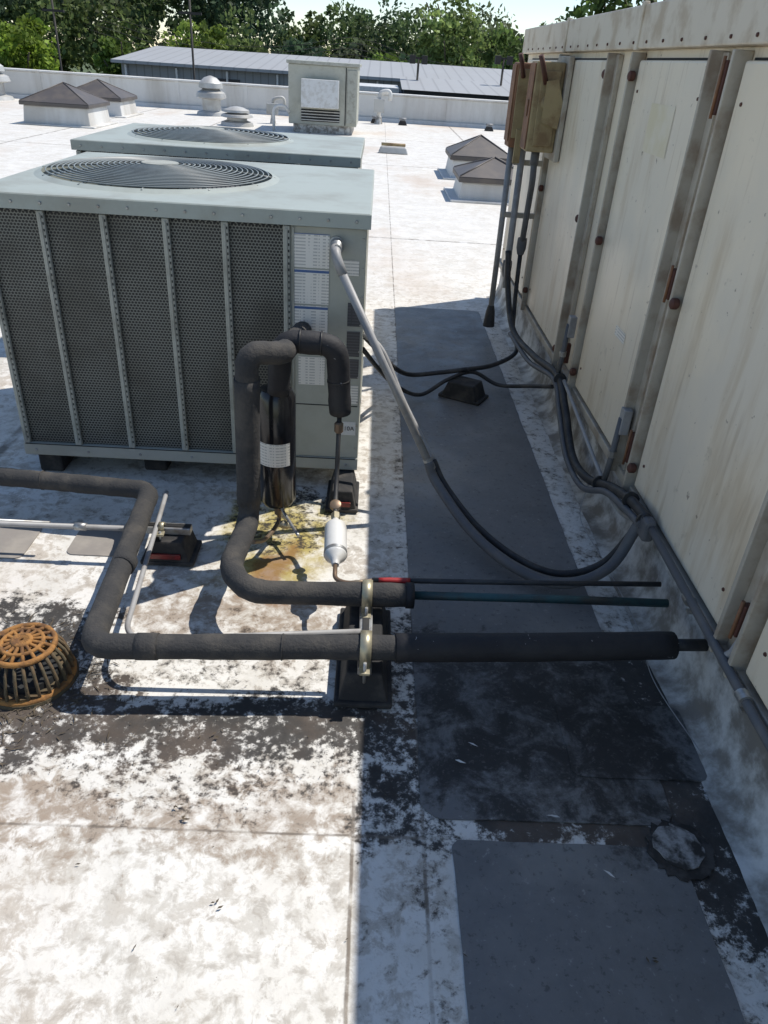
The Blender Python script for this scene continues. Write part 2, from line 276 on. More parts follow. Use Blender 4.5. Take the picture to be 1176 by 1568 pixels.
# ------------------------------------------------------------------ condensing units
def unit(name,x0,x1,y0,y1,z0,zt,posts,fc,R,detail=True):
    e=empty(name)
    box('base_rail',e,x0,x1,y0,y1,z0,z0+.055,'ac',.004)
    box('inner_core',e,x0+.02,x1-.02,y0+.03,y1-.02,z0+.056,zt-.3,'well',0)
    box('perforated_panel',e,x0+.01,posts[-1],y0+.016,y0+.024,z0+.056,zt-.055,'perf',0)
    box('control_panel',e,posts[-1]+.012,x1-.001,y0+.006,y0+.03,z0+.056,zt-.055,'ac',.003)
    box('right_panel',e,x1-.02,x1-.002,y0+.031,y1-.01,z0+.056,zt-.055,'ac',.002)
    box('left_panel',e,x0+.002,x0+.02,y0+.031,y1-.01,z0+.056,zt-.055,'ac',.002)
    for i,px in enumerate(posts):
        box('post_%d'%i,e,px-.013,px+.013,y0-.004,y0+.015,z0+.056,zt-.055,'acpost',.004)
        box('post_rib_%d'%i,e,px-.003,px+.003,y0-.008,y0-.0045,z0+.07,zt-.065,'acpost',.001)
        if detail:
            lst=[]
            for k in range(40):
                z=z0+.08+k*.0223; lst.append(([(px+.0055,y0-.0047,z),(px+.0105,y0-.0047,z),(px+.0105,y0-.0047,z+.009),(px+.0055,y0-.0047,z+.009)],[(0,1,2,3)]))
            vs,fs=join(lst); mesh('slots_%d'%i,vs,fs,'well',e)
    if detail:
        box('panel_trim',e,posts[-1]+.02,posts[-1]+.027,y0+.001,y0+.0055,z0+.06,zt-.06,'acpost',.001)
        box('access_seam',e,posts[-1]+.03,x1-.01,y0+.0045,y0+.0058,.388,.392,'well',0); box('foot_seam',e,x0+.01,x1-.01,y0-.0015,y0-.0005,z0+.05,z0+.054,'well',0)
        for k in range(9): lathe('panel_screw_%d'%k,e,[(.005,0),(.004,.003)],(x1-.012,y0+.006,z0+.1+k*.105),'galv',(0,-1,0),8)
        for k in range(7): lathe('base_screw_%d'%k,e,[(.006,0),(.004,.003)],(x0+.05+k*.215,y0-.0005,z0+.025),'galv',(0,-1,0),8)
    lst=[]
    for k in range(int((posts[-1]-x0)/.0215)):
        x=x0+.02+k*.0215; lst.append(([(x,y0+.0145,zt-.064),(x+.013,y0+.0145,zt-.064),(x+.013,y0+.0145,zt-.058),(x,y0+.0145,zt-.058)],[(0,1,2,3)]))
    vs,fs=join(lst); mesh('header_slots',vs,fs,'well',e)
    a0,a1,b0,b1=x0-.012,x1+.012,y0-.012,y1+.012; N=96; vs=[];fs=[]; cx,cy=fc
    angs=sorted(set([2*math.pi*k/N for k in range(N)]+[math.atan2(v-cy,u_-cx)%(2*math.pi) for u_ in (a0,a1) for v in (b0,b1)]))
    for a in angs:
        c_,s_=math.cos(a),math.sin(a); t=min(((a1 if c_>0 else a0)-cx)/c_ if abs(c_)>1e-9 else 1e9,((b1 if s_>0 else b0)-cy)/s_ if abs(s_)>1e-9 else 1e9)
        ox,oy=cx+c_*t,cy+s_*t; ix,iy=cx+c_*R,cy+s_*R
        vs+=[(ox,oy,zt-.052),(ox,oy,zt-.004),(cx+c_*t*.994,cy+s_*t*.994,zt),(cx+c_*(R+.03),cy+s_*(R+.03),zt),(ix,iy,zt+.012),(ix,iy,zt-.25)]
    n_=len(angs)
    for i in range(n_):
        for k in range(5): fs.append((i*6+k,((i+1)%n_)*6+k,((i+1)%n_)*6+k+1,i*6+k+1))
    mesh('lid',vs,fs,'actop',e)
    lathe('fan_floor',e,[(R-.005,0),(R-.005,.01)],(cx,cy,zt-.24),'well')
    zz=lambda r:zt+.014+.030*(1-(r/R)**2)
    lst=[]; rr=.075; st=.022 if detail else .030
    while rr<R+.004:
        lst.append(tubegeo([(cx+rr*math.cos(t),cy+rr*math.sin(t),zz(rr)) for t in np.linspace(0,2*math.pi,73)],.0030 if detail else .0042,5)); rr+=st
    for k in range(12):
        a=2*math.pi*k/12+.1; lst.append(tubegeo([(cx+r_*math.cos(a),cy+r_*math.sin(a),zz(r_)-.006) for r_ in np.linspace(.05,R+.012,8)],.004,5))
    vs,fs=join(lst); mesh('fan_guard',vs,fs,'wire',e,True)
    lathe('guard_hub',e,[(.075,0),(.075,.006),(.0,.007)],(cx,cy,zz(.07)-.002),'acpost')
    lathe('fan_motor',e,[(.07,0),(.07,.12),(0,.121)],(cx,cy,zt-.16),'well')
    for k in range(4):
        a=k*math.pi/2+.4; vs=[]
        for r_,wd in ((.06,.25),(.2,.4),(.34,.42),(R-.03,.34)):
            for sgn in (-1,1): vs.append((cx+r_*math.cos(a+sgn*wd*.8),cy+r_*math.sin(a+sgn*wd*.8),zt-.09+sgn*.03))
        mesh('blade_%d'%k,vs,[(0,1,3,2),(2,3,5,4),(4,5,7,6)],'dgray',e,True)
    for k in range(14):
        x=x0+.04+k*(x1-x0-.08)/13; lathe('lid_screw_%d'%k,e,[(.006,0),(.004,.004)],(x,y0-.0125,zt-.028),'galv',(0,-1,0),8)
    return e
U=unit('condensing_unit',-1.41,-.02,2.81,4.04,.10,1.13,[-1.39,-1.18,-.96,-.74,-.53,-.31],(-.905,3.44),.465)
yf=2.8145
for nm,x0,x1,z0,z1,mt in (('label_warning',-.286,-.155,.93,1.05,'label'),('label_warning_b',-.286,-.155,.797,.925,'label'),('label_warning_c',-.286,-.157,.66,.791,'label'),
    ('label_rating',-.268,-.165,.475,.59,'label2'),('label_side',-.125,-.045,.91,.965,'label2'),('label_dark',-.082,-.032,.72,.81,'labeld'),('label_dark_b',-.082,-.032,.60,.70,'labeld'),('label_dark_c',-.082,-.032,.51,.59,'labeld'),('label_small',-.06,-.03,.40,.48,'label2'),('label_refrigerant',-.100,-.034,.262,.322,'whitep')):
    mesh(nm,[(x0,yf-.001,z0),(x1,yf-.001,z0),(x1,yf-.001,z1),(x0,yf-.001,z1)],[(0,1,2,3)],mt,U)
cu=bpy.data.curves.new('t','FONT'); cu.body='410A'; cu.size=.026; cu.extrude=.0003; cu.materials.append(M['black']); to=bpy.data.objects.new('label_text',cu); sc.collection.objects.link(to); to.parent=U; to.location=(-.096,yf-.003,.284); to.rotation_euler=(math.pi/2,0,0)
lathe('knockout',U,[(.028,0),(.028,.012),(.02,.013)],(-.13,2.816,1.02),'galv',(0,-1,0))
for i,(x,y) in enumerate(((-1.33,2.95),(-.9,3.0),(-.45,3.0),(-1.33,3.85),(-.15,3.85))): box('foot_%d'%i,U,x-.05,x+.05,y-.1,y+.1,.001,.0985,'rubber',.01)
unit('condensing_unit.001',-1.66,-.10,4.55,5.74,.10,1.13,[-1.64,-1.40,-1.16,-.92,-.68,-.44],(-1.02,5.15),.47,False)
# ------------------------------------------------------------------ support blocks
def support(name,cx,cy,lx,ly,h,rz=0.,red=True,strut=True):
    e=empty(name); box('rubber_body',e,cx-lx/2,cx+lx/2,cy-ly/2,cy+ly/2,.005,h,'rubber',.006,rz,lx*.16,ly*.06)
    box('rubber_foot',e,cx-lx*.56,cx+lx*.56,cy-ly*.52,cy+ly*.52,.0045,h*.22,'rubber',.006,rz)
    if red:
        d=ly/2+.002; ox,oy=math.sin(rz)*d,-math.cos(rz)*d
        box('reflector',e,cx+ox-lx*.36,cx+ox+lx*.30,cy+oy-.003,cy+oy+.006,h*.34,h*.55,'reflect',.002,rz)
    if strut:
        if lx>ly: box('strut',e,cx-lx*.46,cx+lx*.46,cy-.02,cy+.02,h+.001,h+.028,'galv',.003,rz); box('strut_slot',e,cx-lx*.45,cx+lx*.45,cy-.010,cy+.010,h+.0285,h+.031,'black',0,rz)
        else: box('strut',e,cx-.02,cx+.02,cy-ly*.46,cy+ly*.46,h+.001,h+.028,'galv',.003,rz); box('strut_slot',e,cx-.010,cx+.010,cy-ly*.45,cy+ly*.45,h+.0285,h+.031,'black',0,rz)
    return e
S=support('pipe_support_block',.035,1.76,.15,.42,.11,0,False)
def clamp(p,nm,x,y,z,r,w=.016):
    pts=[(x,y-r-.003,z-r-.01)]+[(x,y-(r+.003)*math.cos(a),z+(r+.003)*math.sin(a)) for a in np.linspace(0,math.pi,13)]+[(x,y+r+.003,z-r-.01)]
    vs=[];fs=[]
    for q in pts: vs+=[(q[0]-w,q[1],q[2]),(q[0]+w,q[1],q[2])]
    for i in range(len(pts)-1): fs.append((2*i,2*i+1,2*i+3,2*i+2))
    ob=mesh(nm,vs,fs,'brass',p,True); so=ob.modifiers.new('s','SOLIDIFY'); so.thickness=.004; so.offset=0
    tube(nm+'_bolt',p,[(x,y-r-.018,z-r*.2),(x,y-r-.018,z-r-.04)],.005,'galv',seg=8)
    box(nm+'_lug',p,x-.014,x+.014,y-r-.03,y-r-.004,z-r-.004,z-r+.004,'brass',.001)
clamp(S,'clamp_main',.035,1.612,.178,.041); clamp(S,'clamp_upper',.035,1.855,.178,.040); 
support('pipe_support_block.001',-.68,2.27,.17,.15,.10)
support('pipe_support_block.002',-.075,2.74,.12,.24,.095,0,True,False)
support('pipe_support_block.003',.55,3.93,.22,.15,.10,-.5,False,False)
# ------------------------------------------------------------------ pipes
e=empty('insulated_suction_pipe')
tube('run',e,[(-2.6,2.53,.17),(-1.36,2.49,.17),(-.785,2.44,.17),(-.725,1.575,.17),(-.0,1.607,.178),(.14,1.612,.179)],.0355,'insul',.06,jit=.04,step=.03)
tube('new_sleeve',e,[(.12,1.612,.179),(.5,1.632,.183),(.93,1.66,.19)],.041,'insul2',jit=.015,step=.04)
tube('pipe_end',e,[(.9,1.66,.19),(1.03,1.667,.19)],.018,'cable')
for i,(a,b) in enumerate((((-.60,1.581,.171),(-.54,1.583,.172)),((-.748,1.95,.17),(-.745,1.99,.17)),((-.2,1.598,.176),(-.196,1.598,.176)),((-1.2,2.478,.17),(-1.195,2.478,.17)))): tube('sleeve_joint_%d'%i,e,[a,b],.038,'insul',step=.02)
e=empty('insulated_riser_pipe')
tube('run',e,[(.17,1.858,.178),(-.33,1.84,.178),(-.41,1.95,.18),(-.385,2.23,.19),(-.375,2.245,.80),(-.27,2.30,.78),(-.25,2.79,.70)],.0375,'insul',.07,jit=.04,step=.03)
tube('upper_sleeve',e,[(-.385,2.235,.26),(-.377,2.245,.71)],.0415,'insul',jit=.03,step=.035)
tube('loop',e,[(-.30,2.42,.60),(-.285,2.40,.79),(-.10,2.40,.785),(-.085,2.42,.535)],.039,'insul2',.06,jit=.035,step=.022)
for i,(a,b) in enumerate((((-.225,2.40,.79),(-.22,2.40,.79)),((-.155,2.40,.787),(-.15,2.40,.787)),((-.093,2.41,.66),(-.0925,2.41,.655)))): tube('loop_seam_%d'%i,e,[a,b],.041,'black')
tube('teal_line',e,[(.15,1.858,.178),(.6,1.862,.185),(.98,1.86,.19)],.0135,'teal'); tube('collar',e,[(.155,1.857,.178),(.18,1.858,.178)],.041,'insul2')
e=empty('suction_accumulator')
lathe('tank',e,[(.02,0),(.055,.008),(.069,.03),(.069,.44),(.055,.465),(.025,.475)],(-.312,2.45,.135),'gloss',seg=48)
vs=[];fs=[]
for i,a in enumerate(np.linspace(math.radians(-150),math.radians(-42),13)):
    for z in (.325,.415): vs.append((-.312+.0700*math.cos(a),2.45+.0700*math.sin(a),z))
for i in range(12): fs.append((2*i,2*i+2,2*i+3,2*i+1))
mesh('label',vs,fs,'label2',e,True)
lathe('bottom_nipple',e,[(.014,0),(.014,.05)],(-.312,2.45,.09),'copper')
tube('drain_tube',e,[(-.312,2.45,.11),(-.31,2.44,.06),(-.34,2.3,.07),(-.37,2.2,.12)],.008,'copper',spl=True)
tube('tube_b',e,[(-.30,2.45,.12),(-.28,2.42,.10),(-.22,2.30,.09)],.006,'galv',spl=True)
lathe('valve_a',e,[(.012,0),(.016,.01),(.016,.03),(.008,.04)],(-.30,2.40,.075),'brass',(1,0,-.2),10)
e=empty('filter_drier')
lathe('shell',e,[(.012,-.02),(.016,0),(.036,.022),(.038,.03),(.038,.165),(.036,.175),(.016,.195),(.012,.215)],(-.072,2.015,.185),'whitep',(-.05,1,.13))
lathe('end_ring',e,[(.0395,.0),(.0395,.012)],(-.0735,2.045,.189),'galv',(-.05,1,.13))
lathe('flare_nut',e,[(.014,0),(.017,.005),(.017,.03),(.012,.035)],(-.083,2.225,.213),'brass',(-.05,1,.13),6,False)
lathe('sight_glass',e,[(.017,0),(.02,.005),(.02,.022),(.012,.025)],(-.087,2.29,.225),'copper',(0,-.5,1),16)
tube('liquid_line',e,[(-.087,2.42,.54),(-.09,2.40,.30),(-.088,2.30,.24),(-.083,2.23,.214)],.0085,'cable',.06)
lathe('union',e,[(.012,0),(.016,.004),(.016,.035),(.012,.04)],(-.088,2.415,.46),'copper',(0,0,1),8,False)
tube('outlet',e,[(-.071,2.0,.183),(-.07,1.93,.175),(-.03,1.905,.178),(.06,1.912,.19)],.0075,'copper',.035)
tube('red_sleeve',e,[(.07,1.912,.19),(.17,1.914,.19)],.0105,'red',jit=.15,step=.015)
tube('line_run',e,[(.05,1.912,.19),(.60,1.925,.20),(.98,1.94,.205)],.0085,'cable')
e=empty('liquid_line_pipe')
tube('near_run',e,[(-.745,2.50,.13),(-.735,2.42,.135),(-.665,1.69,.135),(-.61,1.635,.14),(-.5,1.640,.155),(.02,1.662,.19)],.0085,'gray',.06)
tube('left_run',e,[(-2.6,2.22,.12),(-.78,2.235,.13)],.010,'gray'); tube('left_run_b',e,[(-2.6,2.26,.12),(-1.1,2.262,.12)],.007,'galv')
tube('coupling',e,[(-1.0,2.233,.13),(-.96,2.233,.13)],.014,'galv')
pc_=empty('pipe_clamp'); clamp(pc_,'strap',-.80,2.235,.13,.012); clamp(pc_,'strap_b',-.70,2.25,.135,.012,.01)
# ------------------------------------------------------------------ conduits
e=empty('electrical_conduit')
lathe('connector',e,[(.022,0),(.026,.01),(.026,.03),(.018,.04),(.018,.06)],(-.13,2.80,1.02),'galv',(.1,-1,-.1),12)
tube('elbow',e,[(-.13,2.76,1.018),(-.127,2.715,1.0),(-.10,2.70,.94)],.018,'gray',.04)
tube('rigid_run',e,[(-.105,2.70,.95),(.265,2.64,.24)],.0155,'gray')
tube('flex_run',e,[(.262,2.64,.245),(.30,2.61,.17),(.42,2.40,.09),(.56,2.22,.055),(.72,2.13,.05),(.88,2.14,.12),(.955,2.16,.30)],.019,'dgray',spl=True,seg=16)
lathe('coupler',e,[(.018,0),(.018,.05)],(.255,2.642,.26),'galv',(.52,-.08,-1),12)
e=empty('electrical_conduit.001')
tube('upper',e,[(-.02,2.92,.66),(.06,2.90,.60),(.16,2.80,.42),(.285,2.68,.235)],.011,'gray',spl=True)
tube('run',e,[(.285,2.68,.235),(.34,2.62,.15),(.46,2.44,.075),(.60,2.27,.05),(.74,2.20,.045),(.88,2.2,.10),(.965,2.19,.27)],.013,'cable',spl=True)
e=empty('power_cable')
tube('run',e,[(-.02,3.15,.58),(.06,3.4,.42),(.15,3.8,.20),(.25,3.98,.10),(.40,3.98,.12),(.55,4.0,.14),(.72,4.12,.13),(.88,4.3,.15),(.90,4.5,.2)],.013,'cable',spl=True)
tube('run_b',e,[(-.02,3.2,.50),(.06,3.5,.30),(.16,3.75,.12),(.3,3.84,.04),(.45,3.93,.10),(.6,4.02,.12),(.75,4.0,.06),(.90,3.85,.12),(.955,3.6,.22)],.011,'cable',spl=True)
lathe('tie',e,[(.019,0),(.019,.012)],(.56,4.0,.135),'black',(1,.2,0),10)
e=empty('curb_cable')
path=[(.85,4.85,.62),(.87,4.75,.38),(.89,4.5,.22),(.925,4.0,.24),(.955,3.55,.30),(.95,3.3,.24),(.94,3.0,.13),(.945,2.75,.15),(.955,2.5,.25),(.96,2.3,.31),(.96,2.12,.34)]
tube('bundle',e,path,.018,'cable',spl=True); tube('bundle_b',e,[(x-.018,y+.01+.02*math.sin(i*2.),z-.03+.012*math.cos(i*3.)) for i,(x,y,z) in enumerate(path[2:])],.013,'dgray',spl=True)
tube('straight',e,[(.965,3.45,.31),(.97,2.5,.20),(.97,2.16,.31)],.009,'gray',spl=True)
tube('thin_wire',e,[(.95,2.72,.16),(.90,2.6,.05),(.93,2.3,.03),(.95,1.95,.02),(.93,1.7,.012),(.965,1.4,.03)],.0018,'gray',spl=True,seg=6)
for i,t in enumerate(((.955,3.5,.30),(.952,2.62,.2),(.96,2.3,.31),(.96,2.14,.32))): lathe('tie_%d'%i,e,[(.031,0),(.031,.012)],t,'black',(.0,-1,.3),12)
box('junction_fitting',e,.942,.982,2.08,2.15,.27,.35,'dgray',.012)
e=empty('curb_conduit'); tube('run',e,[(.965,2.1,.325),(.975,1.26,.295),(.975,-.8,.29)],.013,'dgray'); tube('branch',e,[(.975,1.5,.29),(.99,1.48,.32),(.995,1.46,.42)],.011,'gray',.03)
for i,y in enumerate((1.75,1.36,.9)): lathe('strap_%d'%i,e,[(.018,0),(.018,.03)],(.972,y,.305-.005*i),'galv',(0,-1,0),12); box('strap_leg_%d'%i,e,.975,1.03,y-.025,y-.005,.255,.262,'galv',.001)
for i,(y,z) in enumerate(((3.55,.30),(2.58,.24))):
    e2=empty('conduit_stub' if i==0 else 'conduit_stub.001'); tube('stub',e2,[(.955,y,z),(.96,y,z+.08),(.965,y,z+.26)],.012,'dgray'); lathe('nut',e2,[(.018,0),(.018,.025)],(.96,y,z+.10),'galv',(0,0,1),8,False); box('plate',e2,.962,.995,y-.022,y+.022,z+.2,z+.30,'gray',.003)
# ------------------------------------------------------------------ right rooftop air handler
e=empty('rooftop_air_handler')
ZT=1.69; Y0,Y1=-1.6,6.15
box('casing',e,1.03,3.6,Y0,Y1,.275,ZT,'cream',.004)
box('bottom_channel',e,.995,1.029,Y0,Y1,.262,.30,'rail',.004)
for a,b in ((Y0,1.05),(1.05,3.41),(3.41,4.75),(4.75,Y1+.02)): box('cap_%d'%int(b*10),e,.985,1.35,a+.004,b-.004,ZT,1.835,'cap',.006); 
box('cap_back',e,1.351,3.62,Y0,Y1,ZT+.001,1.84,'cap',.004)
for i,y in enumerate((1.05,3.41,4.75)): box('cap_joint_%d'%i,e,.978,1.0,y-.018,y+.018,ZT-.004,1.845,'cap',.004)
for i in range(40): lathe('cap_screw_%d'%i,e,[(.006,0),(.005,.005)],(.985,Y0+.12+i*.19+random.uniform(-.02,.02),ZT+.022),'maroon',(-1,0,0),6)
for i,(a,b) in enumerate(((3.80,4.78),(2.63,3.38),(1.58,2.40),(.60,1.42),(-1.0,.40),(4.98,5.95))): 
    box('door_%d'%i,e,1.0,1.029,a,b,.315,1.655,'cream',.008)
    for j,(yy,zz_) in enumerate(((a+.05,.42),(a+.05,1.55),(b-.05,.42),(b-.05,1.55))): lathe('door_screw_%d_%d'%(i,j),e,[(.006,0),(.005,.004)],(1.0,yy,zz_),'maroon',(-1,0,0),6)
    box('gasket_%d'%i,e,1.0275,1.0288,a-.008,b+.008,.307,1.663,'well',0)
for i,y in enumerate((3.77,3.41,2.60,2.43,1.55,1.45,4.80,.57,.43)):
    box('rail_%d'%i,e,.972,1.0285,y-.008,y+.008,.27,1.68,'rail',.003); 
for i,y in enumerate((3.74,3.44,2.57,2.46,1.52,1.48)): box('rail_flange_%d'%i,e,1.008,1.0287,y-.022,y+.022,.28,1.675,'rail',.002)
for i,(y,z,h) in enumerate(((2.50,1.585,.07),(2.50,1.02,.05),(2.50,.42,.06),(3.60,.40,.05),(1.50,.42,.05))):
    box('hinge_%d'%i,e,.985,1.007,y-.013,y+.013,z-h,z+h,'maroon',.004); tube('hinge_pin_%d'%i,e,[(.982,y,z-h-.01),(.982,y,z+h+.01)],.005,'rustbox',seg=8)
for i,(y,z) in enumerate(((3.39,1.60),(3.39,.98),(3.39,.38),(2.41,.98),(2.41,.38),(4.79,1.0),(4.79,.4),(1.44,1.0),(3.80,1.0),(3.79,1.6),(3.79,.36))): lathe('latch_knob_%d'%i,e,[(.014,0),(.018,.005),(.018,.022),(.010,.028)],(.995,y,z),'maroon',(-1,0,0),14)
n=NT('yellowed_patch'); c=n.mix(n.ss(n.noise(6,6,.6),.4,.65),(.68,.60,.41),(.74,.67,.53)); M['patchy']=n.fin(c,.5)
mesh('placard',[(.9985,2.86,1.36),(.9985,2.86,1.52),(.9985,3.12,1.52),(.9985,3.12,1.36)],[(0,1,2,3)],'patchy',e)
mesh('placard_b',[(.9985,2.84,.70),(.9985,2.84,.74),(.9985,2.97,.74),(.9985,2.97,.70)],[(0,1,2,3)],'label2',e)
e=empty('equipment_curb'); box('curb_wall',e,1.04,3.5,-1.5,6.1,.001,.2745,'curb',.004)
pr=[(.945,.0015),(.965,.006),(1.0,.018),(1.018,.05),(1.03,.11),(1.036,.262)]; vs=[];fs=[]
ys=np.linspace(-1.5,6.1,260)
for y in ys:
    wob=.006*math.sin(y*5.1)+.005*math.sin(y*13.)+random.uniform(-.002,.002)
    for i,(x,z) in enumerate(pr): vs.append((x+wob*(1 if i in(1,2,3) else .6 if i==0 else 0),y,z))
for i in range(len(ys)-1):
    for k in range(5): fs.append((i*6+k,i*6+k+1,(i+1)*6+k+1,(i+1)*6+k))
mesh('membrane_flashing',vs,fs,'curb',e,True)
box('termination_bar',e,1.028,1.0395,-1.5,6.1,.2,.222,'curb',.002)
# disconnect switches
e=empty('disconnect_switch')
box('enclosure',e,.815,.968,4.55,4.72,1.21,1.64,'tan',.008); box('door_lip',e,.807,.8145,4.56,4.71,1.22,1.63,'rustbox',.003)
box('front_plate',e,.845,.95,4.541,4.549,1.24,1.60,'tan',.004); lathe('handle_hub',e,[(.04,0),(.04,.012),(.025,.02)],(.90,4.541,1.45),'tan',(0,-1,0),20)
mesh('cam_plate',[(.87,4.51,1.36),(.96,4.51,1.33),(.975,4.51,1.45),(.93,4.51,1.56),(.87,4.51,1.55)],[(0,1,2,3,4)],'tan',e); tube('lever',e,[(.87,4.53,1.54),(.835,4.49,1.62),(.815,4.48,1.665)],.013,'maroon')
box('bracket',e,.969,.995,4.50,4.78,1.17,1.67,'rail',.003); tube('nipple',e,[(.89,4.64,1.21),(.89,4.64,1.14)],.024,'dgray'); box('hasp',e,.80,.8065,4.60,4.63,1.38,1.46,'rustbox',.002)
e=empty('disconnect_switch.001')
box('enclosure',e,.765,.850,4.87,5.02,1.20,1.63,'rustbox',.008); box('front_plate',e,.775,.84,4.862,4.869,1.25,1.6,'tan',.004); box('side_plate',e,.757,.7645,4.88,5.01,1.23,1.62,'rustbox',.002); tube('lever',e,[(.80,4.85,1.56),(.775,4.81,1.63),(.76,4.80,1.67)],.013,'maroon')
box('lower_plate',e,.80,.84,4.84,4.86,1.12,1.3,'tan',.003); box('bracket',e,.851,.995,5.021,5.05,1.3,1.5,'rail',.003)
e=empty('riser_conduit')
tube('pipe_a',e,[(.865,4.92,1.2),(.865,4.90,.60),(.86,4.82,.40)],.02,'gray',.05); tube('pipe_b',e,[(.89,4.64,1.16),(.90,4.66,1.05),(.925,4.80,.95),(.93,4.86,.62)],.018,'dgray',.06); tube('pipe_c',e,[(.80,4.95,1.22),(.81,4.98,.2)],.018,'gray')
lathe('fitting',e,[(.028,0),(.03,.02),(.03,.06),(.02,.1)],(.865,4.9,.55),'dgray',(0,0,-1),12); lathe('fitting_b',e,[(.028,0),(.03,.02),(.03,.06),(.02,.1)],(.93,4.86,.7),'dgray',(0,0,-1),12); lathe('fitting_c',e,[(.04,.0),(.03,.10),(.02,.14)],(.81,4.98,.1),'cable',(0,0,1),12)
for i,z in enumerate((1.1,.8)): box('strut_%d'%i,e,.79,1.03,4.945,4.975,z,z+.03,'rail',.002)
tube('pipe_b_low',e,[(.93,4.86,.62),(.93,4.82,.35),(.9,4.6,.22)],.014,'cable',.1)
# ------------------------------------------------------------------ drain
e=empty('roof_drain_strainer'); cx,cy=-.935,1.62; R=.118
lst=[]
for k in range(26):
    a=2*math.pi*k/26; lst.append(tubegeo([(cx+r_*math.cos(a),cy+r_*math.sin(a),z) for r_,z in ((R,.01),(R*.98,.05),(R*.88,.09),(R*.72,.122))],.0052,6,.12))
vs,fs=join(lst); mesh('ribs',vs,fs,'rustd',e,True)
lst=[]
for r_,z,w in ((R,.012,.011),(R*.72,.124,.009),(R*.47,.134,.0065),(R*.2,.139,.008)): lst.append(tubegeo([(cx+r_*math.cos(t),cy+r_*math.sin(t),z) for t in np.linspace(0,2*math.pi,49)],w,6,.08))
for k in range(16):
    a=2*math.pi*k/16; lst.append(tubegeo([(cx+r_*math.cos(a),cy+r_*math.sin(a),z) for r_,z in ((R*.05,.141),(R*.47,.134),(R*.74,.122))],.0055,6))
vs,fs=join(lst); mesh('top_grate',vs,fs,'rust',e,True)
lathe('sump_ring',e,[(R*1.12,0),(R*1.1,.010),(R*.9,.011)],(cx,cy,.001),'rustd'); lathe('dark_throat',e,[(R*.7,0),(R*.68,.02)],(cx,cy,.012),'well')
# debris
vs=[];fs=[]
def flake(x,y,s,z=.006,long=1.):
    a=random.uniform(0,6.28); c_,s_=math.cos(a),math.sin(a); o=len(vs)
    for u,v in ((-s*long,-s*.4*random.random()),(s*long*random.uniform(0,.4),-s*.5),(s*long,s*.1),(s*random.uniform(-.3,.3),s*.5)): vs.append((x+u*c_-v*s_,y+u*s_+v*c_,z+random.uniform(0,s*.5)))
    fs.append((o,o+1,o+2,o+3))
for i in range(900):
    a=random.uniform(0,6.28); r_=.12+abs(random.gauss(0,.08)); flake(cx+r_*math.cos(a),cy+r_*math.sin(a),random.uniform(.0015,.005),.004,random.choice((1,2,3,5)))
for i in range(400): flake(random.uniform(-1.2,.2),random.gauss(1.45,.14),random.uniform(.0008,.0032),.004,random.choice((1,1,2)))
for i in range(300): flake(random.uniform(-1.2,1.),random.uniform(.5,5),random.uniform(.001,.0035),.009,random.choice((1,1,2)))
for x,y in ((-.39,1.16),(-.41,1.19),(.66,.86),(-.36,1.42),(.53,1.83),(-.27,.95)):
    for k in range(3): flake(x+random.uniform(-.01,.01),y+random.uniform(-.01,.01),random.uniform(.004,.007),.009,1.4)
mesh('leaf_litter',vs,fs,'litter')
vs=[];fs=[]
for x,y in ((.52,1.2),(.515,1.202),(.34,1.42),(.30,1.36),(.62,1.05)):
    flake(x,y,.006,.012,2.6)
mesh('paint_chips',vs,fs,'whitep')
# ------------------------------------------------------------------ far roof furniture
def skylight(name,x0,x1,y0,y1,hc,hp):
    e=empty(name); box('curb',e,x0,x1,y0,y1,.001,hc,'parap',.02,0,.04,.04); box('curb_lip',e,x0-.02,x1+.02,y0-.02,y1+.02,hc+.001,hc+.07,'darkroof',.01)
    cx,cy=(x0+x1)/2,(y0+y1)/2; mesh('pyramid',[(x0-.02,y0-.02,hc+.072),(x1+.02,y0-.02,hc+.072),(x1+.02,y1+.02,hc+.072),(x0-.02,y1+.02,hc+.072),(cx,cy,hp)],[(0,1,4),(1,2,4),(2,3,4),(3,0,4),(0,3,2,1)],'darkroof',e)
    for i,(a,b) in enumerate(((x0,y0),(x1,y0),(x1,y1),(x0,y1))): tube('hip_%d'%i,e,[(a,b,hc+.08),(cx,cy,hp+.005)],.012,'darkroof',seg=6)
    box('flashing',e,x0-.12,x1+.12,y0-.12,y1+.12,.0005,.03,'parap',.01)
skylight('roof_skylight',1.14,2.14,10.95,11.95,.24,.52); skylight('roof_skylight.001',1.2,2.2,13.2,14.3,.28,.62)
skylight('roof_skylight.002',-7.45,-6.05,17.7,19.1,.36,.78); skylight('roof_skylight.003',-7.75,-6.3,20.8,22.2,.34,.76)
def vent(name,x,y,r,h):
    e=empty(name); lathe('base',e,[(r*1.5,0),(r*1.4,.08),(r*.9,.12),(r*.9,h*.45)],(x,y,.001),'vent'); lathe('lower_hood',e,[(r*1.1,h*.42),(r*1.45,h*.46),(r*1.35,h*.58),(r*.8,h*.66)],(x,y,0),'vent'); lathe('cap',e,[(r*.75,h*.66),(r*1.15,h*.7),(r*1.1,h*.82),(r*.6,h*.95),(r*.1,h)],(x,y,0),'vent')
vent('mushroom_vent',-4.6,23.4,.28,.95); vent('mushroom_vent.001',-3.45,20.6,.27,.42); vent('mushroom_vent.002',-10.9,24.2,.36,1.0)
